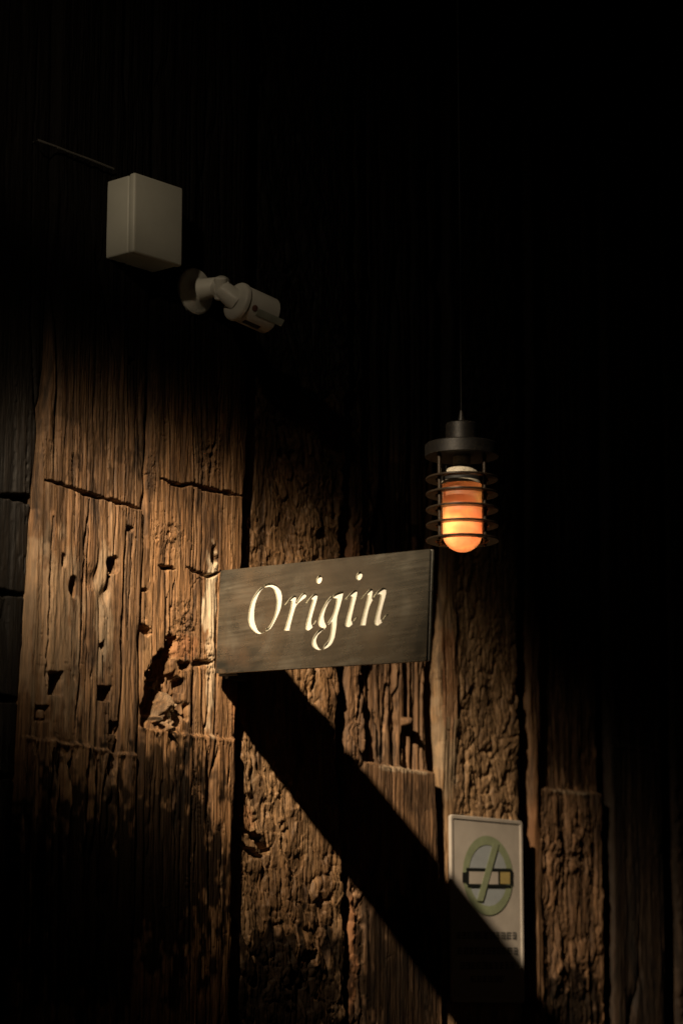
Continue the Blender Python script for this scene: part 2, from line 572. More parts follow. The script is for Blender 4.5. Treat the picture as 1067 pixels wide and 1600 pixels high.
def make_post(label, mat, base, left, right, paint, dx=.0017, depth=.12, fine=(1.45, 3.02), dz=.0021, ztop=4.6, wob=.002, seed=1):
    def conv(e):
        if isinstance(e, (int, float)):
            return [e, e], [0, 5]
        P = sorted(((wall(x, y, base)[2], wall(x, y, base)[0]) for x, y in e))
        return [b for a, b in P], [a for a, b in P]
    Lx, Lz = conv(left); Rx, Rz = conv(right)
    zz = np.concatenate([np.arange(0, fine[0], .02), np.arange(fine[0], fine[1], dz), np.arange(fine[1], ztop, .009), [ztop]])
    L = np.interp(zz, Lz, Lx) + wob * vn(zz / .09, zz * 0, seed) + wob * .6 * vn(zz / .02, zz * 0, seed + 1)
    Rr = np.interp(zz, Rz, Rx) + wob * vn(zz / .07, zz * 0, seed + 2) + wob * .6 * vn(zz / .018, zz * 0, seed + 3)
    nx = max(8, int(np.median(Rr - L) / dx))
    u = np.linspace(0, 1, nx)
    X = L[:, None] + (Rr - L)[:, None] * u[None, :]
    Z = np.repeat(zz[:, None], nx, 1)
    f = Field(X, Z, base)
    paint(f)
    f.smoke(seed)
    e = .011
    d = np.minimum(X - L[:, None], Rr[:, None] - X) + .002 * vn(X / .01, Z / .03, seed + 5)
    q = np.clip(1 - d / e, 0, 1)
    rnd = e * (1 - np.sqrt(np.maximum(1 - q * q, 0)))
    Y = base - f.h + rnd * .9
    ns = 5
    sd = np.linspace(0, 1, ns + 1)[1:]
    YL = Y[:, :1] + (base + depth - Y[:, :1]) * sd[::-1][None, :]
    YR = Y[:, -1:] + (base + depth - Y[:, -1:]) * sd[None, :]
    X = np.concatenate([np.repeat(X[:, :1], ns, 1) + .002 * vn(YL / .02, zz[:, None] / .03 + YL * 0, seed) * .7, X,
                        np.repeat(X[:, -1:], ns, 1) + .002 * vn(YR / .02, zz[:, None] / .03 + YR * 0, seed + 4) * .7], 1)
    Y = np.concatenate([YL, Y, YR], 1)
    Z = np.repeat(zz[:, None], X.shape[1], 1)
    masks = {}
    for nm, arr in (("pale", f.pale), ("rust", f.rust), ("tar", f.tar)):
        masks[nm] = np.concatenate([np.repeat(arr[:, :1], ns, 1), arr, np.repeat(arr[:, -1:], ns, 1)], 1)
    r, c = X.shape
    co = np.stack([X, Y, Z], -1).reshape(-1, 3).astype(np.float32)
    ii = np.arange(r * c).reshape(r, c)
    fa = np.stack([ii[:-1, :-1], ii[:-1, 1:], ii[1:, 1:], ii[1:, :-1]], -1).reshape(-1).astype(np.int32)
    me = bpy.data.meshes.new("timber_post")
    nf = len(fa) // 4
    me.vertices.add(r * c); me.loops.add(nf * 4); me.polygons.add(nf)
    me.vertices.foreach_set("co", co.ravel())
    me.loops.foreach_set("vertex_index", fa)
    me.polygons.foreach_set("loop_start", np.arange(nf, dtype=np.int32) * 4)
    me.polygons.foreach_set("use_smooth", np.ones(nf, dtype=bool))
    me.update(calc_edges=True)
    for nm, arr in masks.items():
        at = me.attributes.new(nm, 'FLOAT', 'POINT')
        at.data.foreach_set("value", arr.reshape(-1).astype(np.float32))
    o = link("timber_post", me, mat, WALL)
    o["label"] = label
    return o


# --- post 0, far left, set back, grey blue
def paint0(f):
    f.grain(41, .8, .8)
    for k, pts in enumerate(([(-80, 768), (10, 775), (55, 781)], [(-80, 920), (0, 925), (40, 930)],
                             [(-80, 1085), (0, 1090), (35, 1095)], [(-80, 1205), (0, 1212), (30, 1216)])):
        f.cut(pts, .006, .03, taper=False, seed=50 + k)


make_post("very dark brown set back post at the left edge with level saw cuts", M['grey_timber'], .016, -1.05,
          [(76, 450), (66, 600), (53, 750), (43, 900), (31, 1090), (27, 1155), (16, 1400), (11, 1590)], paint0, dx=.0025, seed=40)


# --- post 1
def paint1(f):
    f.grain(1, 1.05, 1.0, cs=.036)
    lower = 1 - ss(-.01, .01, f.Z - np.interp(f.X, *zip(*sorted(f.pt(p) for p in [(36, 1152), (205, 1180)]))))
    f.h -= lower * .0035 * (np.abs(vn(f.X / .014, f.Z / .35, 91)) < .22)
    f.h -= lower * .008 * np.exp(-(vn(f.X / .022, f.Z / .5, 92) / .14) ** 2)
    q_ = sorted(f.pt(p) for p in [(68, 752), (130, 773), (224, 798)])
    blk = 1 - ss(-.002, .002, f.Z - np.interp(f.X, [a for a, b in q_], [b for a, b in q_]))
    f.h += .006 * blk * ss(f.pt((66, 900))[0], f.pt((66, 900))[0] + .01, f.X + .35 * 0 * f.Z)
    f.patch(f.pale, (75, 980), .05, .14, 64, .16); f.patch(f.pale, (160, 960), .012, .12, 65, .2)
    f.cut([(68, 750), (95, 757), (130, 771), (165, 779), (195, 788), (224, 796)], .0042, .022, seed=11)
    f.cut([(80, 808), (76, 900), (72, 1010), (70, 1075)], .0028, .014, seed=12)
    f.cut([(138, 775), (131, 850), (125, 960), (120, 1060), (112, 1150)], .0030, .018, seed=13)
    f.cut([(140, 1030), (136, 1170)], .002, .010, seed=14)
    f.cut([(199, 800), (190, 900), (184, 1000), (187, 1100)], .0018, .010, seed=15)
    f.cut([(160, 1000), (157, 1075)], .0018, .010, seed=16)
    f.cut([(207, 800), (200, 920), (196, 1000)], .0014, .007, seed=17)
    f.hole((172, 882), .0085, .013, .028, seed=18)
    f.cut([(170, 895), (166, 925)], .006, .006, seed=19)
    f.hole((83, 1068), .0085, .018, .03, True)
    f.hole((161, 1084), .0085, .012, .02, True)
    f.hole((64, 1114), .008, .012, .009, True); f.hole((64, 1116), .0045, .008, -.007, True)
    f.hole((174, 1137), .006, .010, .013, True)
    f.hole((110, 918), .007, .017, .010, seed=20); f.hole((158, 1010), .003, .008, .01)
    f.hole((205, 565), .005, .007, .012); f.hole((200, 827), .005, .006, .008); f.hole((95, 875), .004, .012, .006)
    f.ledge([(36, 1152), (80, 1160), (130, 1168), (170, 1176), (212, 1180)], .006, .002, .006)
    for k, (a, b) in enumerate((((108, 1175), (100, 1330)), ((133, 1172), (122, 1420)), ((78, 1170), (70, 1260)),
                                ((172, 1180), (160, 1320)), ((150, 1190), (130, 1400)), ((90, 1180), (84, 1290)))):
        f.cut([a, ((a[0] + b[0]) / 2 + 3, (a[1] + b[1]) / 2), b], .0045, .028, wob=.003, seed=21 + k)
    f.patch(f.tar, (120, 560), .14, .18, 61, .7); f.patch(f.tar, (80, 740), .03, .10, 63, .6)  # upper patches paint the dimming above the beam into the wood
    f.patch(f.tar, (140, 1420), .16, .22, 62, .92)  # lower part darkened in colour where the beam dies away


make_post("broad sawn plank post left of the sign with square peg holes", M['plank'], 0.0,
          [(84, 450), (75, 600), (62, 750), (52, 900), (40, 1090), (36, 1155), (25, 1400), (20, 1590)],
          [(236, 450), (229, 700), (223, 800), (214, 1100), (208, 1300), (203, 1590)], paint1, seed=2, wob=.0012, dx=.0013, dz=.0019)


# --- post 2
def paint2(f):
    X, Z = f.X, f.Z
    f.grain(71, 1.0, .75, wav=.008, cs=.030)
    f.cut([(347, 580), (341, 640), (339, 690), (331, 715), (329, 760)], .0028, .018, seed=72)
    f.cut([(250, 748), (268, 754), (284, 760), (300, 757), (330, 766), (356, 770), (382, 777)], .0036, .020, seed=73)
    f.cut([(248, 884), (262, 887), (274, 889)], .0034, .016, seed=74)
    f.cut([(290, 886), (310, 894), (330, 901), (345, 893)], .0026, .012, seed=75)
    f.hole((335, 868), .0045, .017, .022, seed=76)
    f.cut([(262, 925), (259, 1000), (263, 1040)], .0032, .018, seed=77)
    f.cut([(274, 905), (266, 965), (262, 1015)], .0026, .015, seed=78)
    f.cut([(318, 893), (319, 925), (316, 955), (317, 1000), (315, 1035)], .0017, .012, wob=.003, seed=79)
    f.cut([(222, 920), (231, 922)], .004, .014, seed=80); f.cut([(218, 975), (236, 990)], .007, .02, seed=81)
    f.cut([(305, 1035), (300, 1090), (302, 1140)], .0045, .022, seed=82)
    f.cut([(300, 1038), (320, 1036), (334, 1034)], .0046, .018, seed=83)
    f.cut([(277, 1036), (290, 1042), (297, 1036)], .0050, .018, seed=84)
    f.cut([(328, 1050), (326, 1100), (322, 1150)], .0020, .012, seed=85)
    f.cut([(314, 900), (300, 918), (292, 960)], .0008, .004, seed=86)
    # knotty breaks
    for k, (cx, cy, n) in enumerate(((282, 990, 1), (262, 840, 2), (330, 1028, 3), (226, 735, 4), (290, 965, 5), (325, 715, 6))):
        c = f.pt((cx, cy))
        r = np.hypot((X - c[0]) / .030, (Z - c[1]) / .032)
        n_ = np.abs(vn(X / .005, Z / .006, 140 + k)) + .5 * np.abs(vn(X / .0022, Z / .003, 150 + k))
        f.h -= .007 * np.exp(-r * r) * ss(.30, .05, n_)
        f.h += .003 * np.exp(-r * r) * vn(X / .008, Z / .008, 160 + k)
    # the rotted hollow: deep at the top left, a floor of torn fibres lower down
    c = f.pt((260, 1090))
    r = np.hypot((X - c[0]) / .052, (Z - c[1]) / .070) + .20 * vn(X / .016, Z / .02, 94) + .1 * vn(X / .005, Z / .01, 95)
    m = 1 - ss(.72, 1.0, r)
    f.h -= m * (.030 + .010 * vn(X / .010, Z / .030, 95) + .006 * vn(X / .004, Z / .012, 96))
    hp = [f.pt(p) for p in ((270, 1000), (258, 1030), (246, 1062), (238, 1100), (232, 1128))]
    d, t = seg_dist(X + .006 * vn(X / .012, Z / .015, 90), Z, hp)
    f.h -= .07 * (1 - ss(.6, 1.1, d / (.010 + .016 * np.sin(t * 3.0)) + .25 * vn(X / .006, Z / .012, 93)))
    # a torn billet of clean wood left standing in it
    c = f.pt((263, 1112))
    ca_, sa_ = math.cos(R(-32)), math.sin(R(-32))
    px_ = (X - c[0]) * ca_ + (Z - c[1]) * sa_; pz_ = -(X - c[0]) * sa_ + (Z - c[1]) * ca_
    bl = (1 - ss(.015, .019, np.abs(px_) + .002 * vn(pz_ / .01, px_ / .01, 97))) * (1 - ss(.026, .034, np.abs(pz_) + .006 * vn(px_ / .004, pz_ / .02, 98)))
    f.h += bl * (.030 + .004 * vn(px_ / .004, pz_ / .05, 99) - .35 * px_)
    f.pale = np.maximum(f.pale, bl * .25)
    f.ledge([(214, 1137), (235, 1141), (270, 1146), (300, 1150), (330, 1153), (374, 1158)], .006, .002, .006, seed=97)
    q = f.pt((300, 1160))
    low = 1 - ss(q[1] - .02, q[1], Z)
    f.h -= low * (.0035 * ss(.25, .6, vn(X / .0055, Z / .12, 98)))
    for k, (a, b) in enumerate((((337, 1165), (334, 1200)), ((324, 1165), (322, 1400)), ((271, 1170), (268, 1330)),
                                ((303, 1200), (300, 1400)), ((355, 1165), (352, 1230)), ((286, 1165), (284, 1190)))):
        f.cut([a, ((a[0] + b[0]) / 2 + 2, (a[1] + b[1]) / 2), b], .0022, .014, wob=.002, seed=100 + k)
    f.patch(f.pale, (331, 935), .010, .07, 110, .85); f.patch(f.pale, (322, 955), .014, .025, 111, .7)
    f.patch(f.pale, (329, 1050), .007, .09, 112, .5)
    f.patch(f.rust, (291, 1012), .026, .020, 113, .35); f.patch(f.rust, (372, 1120), .010, .05, 114, .4)
    f.patch(f.tar, (300, 540), .14, .14, 115, .7); f.patch(f.tar, (262, 1360), .10, .20, 116, .93); f.patch(f.tar, (240, 1210), .03, .06, 119, .8)  # top patch paints the beam's fade; lower ones stain and fade together
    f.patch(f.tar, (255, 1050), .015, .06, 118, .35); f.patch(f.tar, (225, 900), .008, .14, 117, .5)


make_post("worn orange post the sign is fixed to, with a rotted hollow", M['plank_warm'], -.004,
          [(242, 450), (235, 700), (228, 800), (219, 1100), (214, 1300), (209, 1590)],
          [(392, 500), (390, 600), (391, 680), (384, 730), (383, 760), (381, 850), (376, 1000), (372, 1125), (366, 1180), (362, 1300), (357, 1590)],
          paint2, seed=3, dx=.0013, dz=.0019)


# --- post 3 hewn
def paint3(f):
    f.hew(5, .92, .026, .046, slant=.30)
    f.h += .0012 * vn(f.X / .004, f.Z / .03, 131)
    f.cut([(370, 1295), (385, 1300), (400, 1310), (412, 1330), (425, 1320)], .006, .022, wob=.006, seed=132)
    f.cut([(372, 1320), (392, 1330), (410, 1336)], .006, .02, wob=.006, seed=133)
    f.hole((440, 708), .006, .010, .012); f.hole((455, 712), .005, .008, .010)
    f.patch(f.rust, (382, 1278), .018, .02, 134, .35)
    f.patch(f.tar, (440, 1560), .16, .13, 135, .92)  # low end painted dark where the beam falls off


make_post("broad axe hewn post just right of the gap beside the sign bracket", M['hewn'], .020,
          [(401, 500), (398, 600), (395, 680), (389, 850), (381, 1050), (374, 1150), (371, 1300), (371, 1420), (369, 1590)],
          [(546, 500), (541, 700), (534, 800), (530, 900), (529, 1000), (527, 1130), (531, 1250), (537, 1400), (539, 1590)],
          paint3, seed=6, wob=.003)


# --- post 4 split slats over a ledge
def paint4(f):
    X, Z = f.X, f.Z
    q = sorted(f.pt(p) for p in [(563, 1190), (680, 1209)])
    zl = np.interp(X, [a for a, b in q], [b for a, b in q])
    up = ss(-.002, .006, Z - zl + .002 * vn(X / .01, X * 0, 77))
    xs = f.pt((566, 1150))[0]
    st = ss(xs - .004, xs + .004, X + .004 * vn(X / .02, Z / .06, 171))
    strip = 1 - st
    # left strip is hewn, right field is split slats
    g = Field(X, Z, f.base); g.hew(9, .8, .020, .05)
    s = Field(X, Z, f.base); s.grain(55, 1.3, 1.1, wav=.010, cs=.024)
    chan = np.exp(-(vn(X / .020 + .3 * vn(X / .03, Z / .1, 172), Z / .55, 173) / .16) ** 2)
    s.h -= up * .014 * chan
    s.h += up * .004 * vn(X / .012, Z / .30, 174)
    lowg = Field(X, Z, f.base); lowg.grain(58, .7, .35)
    f.h += strip * g.h + st * (up * s.h + (1 - up) * lowg.h)
    f.h -= st * up * .012
    f.h += (st * (1 - up)) * .006
    for k, pts in enumerate(([(583, 1075), (580, 1120), (574, 1190)], [(612, 1060), (608, 1110), (600, 1195)],
                             [(627, 1040), (624, 1090), (622, 1195)], [(640, 1030), (636, 1120), (628, 1195)],
                             [(590, 1110), (596, 1150), (597, 1190)], [(560, 1050), (562, 1080), (556, 1140)])):
        f.cut(pts, .0045, .022, wob=.003, seed=175 + k)
    
    f.hole((636, 1128), .008, .010, -.012, seed=185)
    f.patch(f.rust, (546, 1500), .012, .12, 186, .45); f.patch(f.rust, (547, 900), .014, .10, 187, .3)
    f.patch(f.tar, (620, 820), .06, .12, 188, .9); f.patch(f.tar, (620, 1520), .10, .16, 189, .85); f.patch(f.tar, (650, 1250), .05, .03, 192, .4)  # upper and lower dark patches paint in the fading light
    f.patch(f.pale, (630, 1203), .06, .006, 190, .35)  # pale strip paints the lit edge of the ledge


make_post("split dark post behind the sign's free end with a pale ledge", M['split'], .032,
          [(553, 500), (549, 700), (545, 850), (541, 1000), (539, 1100), (542, 1300), (545, 1590)],
          [(690, 500), (688, 700), (684, 850), (675, 1050), (677, 1200), (685, 1350), (690, 1590)], paint4, seed=8)


# --- post 5 hewn, carries the no smoking plate
def paint5(f):
    xs = f.pt((712, 1100))[0]
    sm = 1 - ss(xs - .012, xs + .012, f.X + .008 * vn(f.X / .02, f.Z / .12, 191))
    g = Field(f.X, f.Z, f.base); g.hew(15, .68, .020, .040)
    s = Field(f.X, f.Z, f.base); s.grain(63, 1.0, .3); s.h += .0035 * vn(f.X / .03, f.Z / .08, 192)
    f.h += (1 - sm) * g.h + sm * (s.h + .004)
    f.patch(f.rust, (700, 1060), .018, .10, 193, .35); f.patch(f.pale, (698, 1150), .02, .12, 194, .22)


make_post("narrow hewn post behind the lamp, carrying the no smoking plate", M['hewn_pale'], .044,
          [(700, 500), (696, 700), (692, 850), (684, 1040), (683, 1100), (688, 1200), (692, 1300), (697, 1590)],
          [(806, 500), (807, 700), (808, 900), (810, 1100), (812, 1250), (815, 1590)], paint5, seed=12, wob=.003)


# --- post 6
def paint6(f):
    X, Z = f.X, f.Z
    xs = f.pt((842, 1250))[0]
    st = ss(xs - .004, xs + .004, X + .005 * vn(X / .02, Z / .07, 201))
    q = sorted(f.pt(p) for p in [(842, 1231), (940, 1241)])
    zl = np.interp(X, [a for a, b in q], [b for a, b in q])
    up = ss(-.002, .006, Z - zl + .002 * vn(X / .01, X * 0, 77))
    s = Field(X, Z, f.base); s.grain(66, 1.2, .9)
    g = Field(X, Z, f.base); g.hew(19, .9, .021, .06); g.grain(67, .6, .5)
    a = Field(X, Z, f.base); a.grain(68, .7, .2); a.h += .003 * vn(X / .02, Z / .1, 202)
    f.h += (1 - st) * (a.h + .006) + st * (up * (s.h - .012) + (1 - up) * g.h)
    
    f.patch(f.tar, (900, 1160), .08, .10, 205, .7); f.patch(f.tar, (890, 1580), .09, .08, 206, .9); f.patch(f.rust, (832, 1300), .010, .10, 203, .25)  # dark patches paint in the light pool thinning out here
    f.patch(f.pale, (890, 1238), .05, .005, 204, .3)  # thin pale streak painting the light caught on the ledge


make_post("shadowy split post right of the no smoking plate", M['split'], .056,
          [(824, 500), (823, 700), (821, 900), (822, 1100), (828, 1250), (833, 1590)],
          [(930, 500), (934, 900), (938, 1100), (942, 1300), (946, 1590)], paint6, seed=14)


def paint_rough(seed, hew=False):
    def p(f):
        if hew:
            f.hew(seed, .8, .018, .05)
        else:
            f.grain(seed, 1.0, .8)
        f.ledge([(-900, 900), (2600, 1400)], .002, .003, .008, seed=seed)
    return p


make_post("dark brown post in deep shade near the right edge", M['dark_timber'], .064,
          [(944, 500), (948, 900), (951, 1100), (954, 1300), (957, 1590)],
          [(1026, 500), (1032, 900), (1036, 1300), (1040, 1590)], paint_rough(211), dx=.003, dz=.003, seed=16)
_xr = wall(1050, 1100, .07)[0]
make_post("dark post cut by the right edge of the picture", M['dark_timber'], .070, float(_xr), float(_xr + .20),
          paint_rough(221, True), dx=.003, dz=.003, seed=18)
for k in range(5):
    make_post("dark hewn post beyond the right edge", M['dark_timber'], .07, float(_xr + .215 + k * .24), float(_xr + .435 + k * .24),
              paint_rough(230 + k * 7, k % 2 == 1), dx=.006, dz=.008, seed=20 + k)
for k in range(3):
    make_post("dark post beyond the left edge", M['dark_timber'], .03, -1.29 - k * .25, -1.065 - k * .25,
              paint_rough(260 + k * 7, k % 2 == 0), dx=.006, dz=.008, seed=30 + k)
bm = bmesh.new()
box(bm, (.42, .20, 2.3), (1, 0, 0), (0, 1, 0), (0, 0, 1), 4.6, .03, 4.6)
finish(bm, "backing_board", M['backing'], WALL)

# ------------------------------------------------------------------ ground and ceiling (both outside the picture)
bm = bmesh.new()
box(bm, (0, 0, -.1), (1, 0, 0), (0, 1, 0), (0, 0, 1), 120, 120, .2)
tag(finish(bm, "ground", M['ground']), kind="structure")
bm = bmesh.new()
for k in range(22):
    box(bm, (.25, .10 - .2 * k, 4.64), (1, 0, 0), (0, 1, 0), (0, 0, 1), 4.6, .192, .05, .004, 1)
tag(finish(bm, "ceiling", M['dark_timber']), kind="structure")

# ------------------------------------------------------------------ the hanging sign
def sign_corners(X, Z, w, hh, a, b):
    u = np.array([math.sin(a) * math.cos(b), -math.cos(a) * math.cos(b), -math.sin(b)])
    v = np.array([-math.sin(a) * math.sin(b), math.cos(a) * math.sin(b), -math.cos(b)])
    return np.array([X, -.03, Z]), u, v


SP, SU, SV = sign_corners(-.361, 2.393, .517, .184, -.08, .054)
SW, SH = .517, .184
SN = np.cross(SU, SV)
if SN @ (CAM - SP) < 0:
    SN = -SN


def on_sign(x, y):
    d = ray(x, y)
    t = ((SP - CAM) @ SN) / (d @ SN)
    q = CAM + d * t - SP
    return (q @ SU, q @ SV)


def smooth_poly(pts, n=4):
    out = []
    m = len(pts)
    P = [np.array(p, float) for p in pts]
    for i in range(m):
        p0, p1, p2, p3 = P[i - 1], P[i], P[(i + 1) % m], P[(i + 2) % m]
        L = np.linalg.norm(p2 - p1)
        t1 = (p2 - p0); t2 = (p3 - p1)
        t1 = t1 / (np.linalg.norm(t1) + 1e-9) * L * .75; t2 = t2 / (np.linalg.norm(t2) + 1e-9) * L * .75
        # keep real corners
        def ang(a, b, c):
            u1 = b - a; u2 = c - b
            return (u1 @ u2) / (np.linalg.norm(u1) * np.linalg.norm(u2) + 1e-9)
        if ang(p0, p1, p2) < .45:
            t1 = (p2 - p1) * .6
        if ang(p1, p2, p3) < .45:
            t2 = (p2 - p1) * .6
        for k in range(n):
            s = k / n
            h1 = 2 * s ** 3 - 3 * s ** 2 + 1; h2 = s ** 3 - 2 * s ** 2 + s; h3 = -2 * s ** 3 + 3 * s ** 2; h4 = s ** 3 - s ** 2
            out.append(h1 * p1 + h2 * t1 + h3 * p2 + h4 * t2)
    return out


S1 = lambda pts: [(380 + a / 8.892, 890 + b / 8.892) for a, b in pts]
S2 = lambda pts: [(480 + a / 7.621, 880 + b / 7.621) for a, b in pts]
GLY = [
    S1([(265, 232), (200, 290), (140, 380), (100, 480), (75, 600), (70, 700), (90, 780), (130, 840), (180, 880), (230, 892), (292, 882),
        (292, 866), (240, 858), (195, 820), (165, 750), (152, 660), (155, 560), (170, 470), (200, 380), (240, 300), (277, 262)]),
    S1([(292, 213), (340, 192), (400, 190), (460, 215), (510, 270), (535, 350), (537, 430), (520, 540), (480, 640), (430, 740), (380, 820),
        (315, 862), (312, 823), (345, 805), (390, 735), (430, 645), (455, 540), (462, 430), (450, 340), (420, 270), (380, 240), (340, 240), (295, 252)]),
    S1([(570, 492), (640, 405), (700, 358), (733, 366), (735, 400), (722, 470), (790, 365), (840, 318), (878, 342), (872, 380), (820, 420),
        (770, 462), (727, 520), (690, 640), (650, 800), (640, 846), (568, 846), (600, 740), (650, 560), (672, 430), (650, 432), (620, 462), (583, 508)]),
    S1([(863, 465), (930, 385), (990, 333), (1030, 345), (1030, 390), (990, 530), (945, 700), (945, 760), (962, 772), (1010, 696), (1024, 706),
        (980, 780), (930, 832), (890, 846), (865, 820), (870, 760), (900, 640), (940, 500), (965, 412), (940, 412), (880, 482)]),
    S2([(142 + 34 * math.cos(t) - 8 * math.sin(t), 194 + 50 * math.sin(t)) for t in (k * math.pi / 7 for k in range(14))]),
    S2([(290, 380), (230, 450), (170, 560), (135, 660), (131, 720), (150, 760), (185, 766), (120, 810), (70, 880), (52, 950), (70, 1000),
        (120, 1030), (175, 1032), (178, 1010), (140, 1000), (110, 960), (105, 910), (130, 850), (190, 795), (222, 765), (227, 738), (205, 700),
        (196, 640), (212, 560), (252, 470), (302, 402)]),
    S2([(305, 382), (350, 355), (410, 336), (432, 322), (428, 350), (415, 420), (385, 530), (355, 640), (345, 760), (325, 880), (290, 960),
        (240, 1005), (192, 1028), (192, 990), (240, 930), (268, 870), (284, 770), (288, 695), (252, 738), (241, 710), (290, 635), (325, 540),
        (350, 416), (305, 416)]),
    S2([(445, 430), (510, 360), (570, 317), (598, 330), (590, 380), (560, 500), (525, 650), (521, 690), (535, 700), (582, 638), (597, 650),
        (550, 712), (500, 757), (465, 757), (451, 730), (465, 660), (500, 530), (530, 400), (515, 392), (460, 446)]),
    S2([(618 + 36 * math.cos(t) - 8 * math.sin(t), 152 + 50 * math.sin(t)) for t in (k * math.pi / 7 for k in range(14))]),
    S2([(632, 424), (700, 350), (750, 304), (778, 311), (775, 360), (766, 420), (778, 435), (760, 470), (735, 530), (710, 640), (693, 739),
        (632, 739), (650, 660), (690, 510), (720, 377), (705, 372), (641, 431)]),
    S2([(777, 409), (830, 340), (900, 291), (939, 304), (935, 370), (905, 480), (875, 600), (867, 668), (885, 680), (935, 612), (972, 603),
        (944, 640), (890, 702), (840, 741), (808, 732), (799, 700), (815, 620), (850, 480), (872, 372), (845, 367), (790, 421)]),
]
SIGN = empty("hanging_sign", tuple(SP), "dark brushed metal sign with cut out word Origin, standing out from the wall", "sign")
PT = .0038
cu = bpy.data.curves.new("face_plate", 'CURVE')
cu.dimensions = '2D'
cu.fill_mode = 'BOTH'
cu.extrude = PT / 2


def add_spline(pts):
    sp = cu.splines.new('POLY')
    sp.points.add(len(pts) - 1)
    for q, (a, b) in zip(sp.points, pts):
        q.co = (a, b, 0, 1)
    sp.use_cyclic_u = True


rc = .002
add_spline([(rc, 0), (SW - rc, 0), (SW, rc), (SW, SH - rc), (SW - rc, SH), (rc, SH), (0, SH - rc), (0, rc)])
for g in GLY:
    add_spline(smooth_poly([on_sign(*p) for p in g]))
tmp = bpy.data.objects.new("tmp_curve", cu)
COL.objects.link(tmp)
bpy.context.view_layer.update()
me = bpy.data.meshes.new_from_object(tmp.evaluated_get(bpy.context.evaluated_depsgraph_get()))
bpy.data.objects.remove(tmp)
SMAT = Matrix(((SU[0], SV[0], SN[0], SP[0]), (SU[1], SV[1], SN[1], SP[1]), (SU[2], SV[2], SN[2], SP[2]), (0, 0, 0, 1)))
me.transform(Matrix.Translation(Vector(-SN * PT / 2)) @ SMAT)
me.name = "face_plate"
me.materials.clear()
me.transform(Matrix.Translation(-Vector(SP)))
o = bpy.data.objects.new("face_plate", me); COL.objects.link(o); me.materials.append(M['sign']); o.parent = SIGN
tag(o, "brushed dark face plate with the letters cut through it")


def sheet(name, mat, back, thick, inset=0.0, lab=None):
    bm = bmesh.new()
    c = SP + SU * SW / 2 + SV * SH / 2 - SN * (back + thick / 2)
    box(bm, c, SU, SV, SN, SW - 2 * inset, SH - 2 * inset, thick, .0004, 1)
    return finish(bm, name, mat, SIGN)


sheet("inlay", M['cream'], PT + .0001, .003, .0003)
sheet("back_plate", M['sign'], PT + .0032, .004, 0)
# bracket that carries the sign off the post
bm = bmesh.new()
cc = SP + SU * .020 + SV * (SH / 2 + .004) - SN * (PT + .0095)
box(bm, cc, SU, SV, SN, .050, SH, .004, .0005, 1)
box(bm, (SP[0] + .062, -.010, cc[2]), (1, 0, 0), (0, 1, 0), (0, 0, 1), .05, .012, SH, .0005, 1)
finish(bm, "bracket", M['steel'], SIGN)

# ------------------------------------------------------------------ junction box
b0 = wall(172, 280, -.006)
bx0, bzt = b0[0], b0[2]
YF = -.10
for _ in range(60):
    px, py = proj((bx0, YF, bzt))
    YF += (px - 211) * .0006
bzb = wall(170, 404, -.006)[2]
xr = bx0
for _ in range(200):
    px, py = proj((xr, YF, bzt)); xr += (287 - px) * .0006
JB = empty("junction_box", ((bx0 + xr) / 2, 0, bzb), "cream plastic box high on the wall, above the camera", "junction box")
LID = .016
bm = bmesh.new()
box(bm, ((bx0 + xr) / 2, (YF + LID + .004) / 2, (bzb + bzt) / 2), (1, 0, 0), (0, 1, 0), (0, 0, 1), xr - bx0 - .003, -(YF + LID) + .004, bzt - bzb - .003, .004, 3)
finish(bm, "body", M['box'], JB, True, 50)
bm = bmesh.new()
box(bm, ((bx0 + xr) / 2, YF + LID / 2 - .0006, (bzb + bzt) / 2), (1, 0, 0), (0, 1, 0), (0, 0, 1), xr - bx0, LID - .0012, bzt - bzb, .0045, 4)
finish(bm, "lid", M['box'], JB, True, 50)
# cable along the wall into the box
pts = [wall(x, y, .02 if x == 52 else -.012) for x, y in ((52, 222), (60, 219), (85, 228), (110, 238), (135, 247), (158, 256), (178, 264))]
bm = bmesh.new()
tube(bm, pts, .0022, 10)
tag(finish(bm, "cable", M['cable'], None, True), "thin grey cable running along the wall to the cream box", "cable")

# ------------------------------------------------------------------ surveillance camera
fc = wall(303, 456, -.004)
CC = empty("security_camera", tuple(fc), "cream bullet camera on a round wall mount, pointing along the wall", "camera")
ex, ez = Vector((1, 0, 0)), Vector((0, 0, 1))
FR = .043
bm = bmesh.new()
lathe(bm, Vector(fc) + Vector((0, .016, 0)), (0, -1, 0), [(0, FR), (.022, FR), (.0245, FR - .0022), (.0255, FR - .006), (.030, .024), (.036, .019)], 56)
finish(bm, "mount_plate", M['cam'], CC, True)
for a in (25, 145, 265):
    bm = bmesh.new()
    c = Vector(fc) + Vector((math.cos(R(a)) * .033, -.0085, math.sin(R(a)) * .033))
    lathe(bm, c + Vector((0, .002, 0)), (0, -1, 0), [(0, .0046), (.0028, .0046), (.0034, .003), (.0022, .0026), (.0022, 0)], 20)
    finish(bm, "screw", M['black'] if a != 145 else M['bolt'], CC, True)


def at_depth(x, y, Y):
    return Vector(wall(x, y, Y))


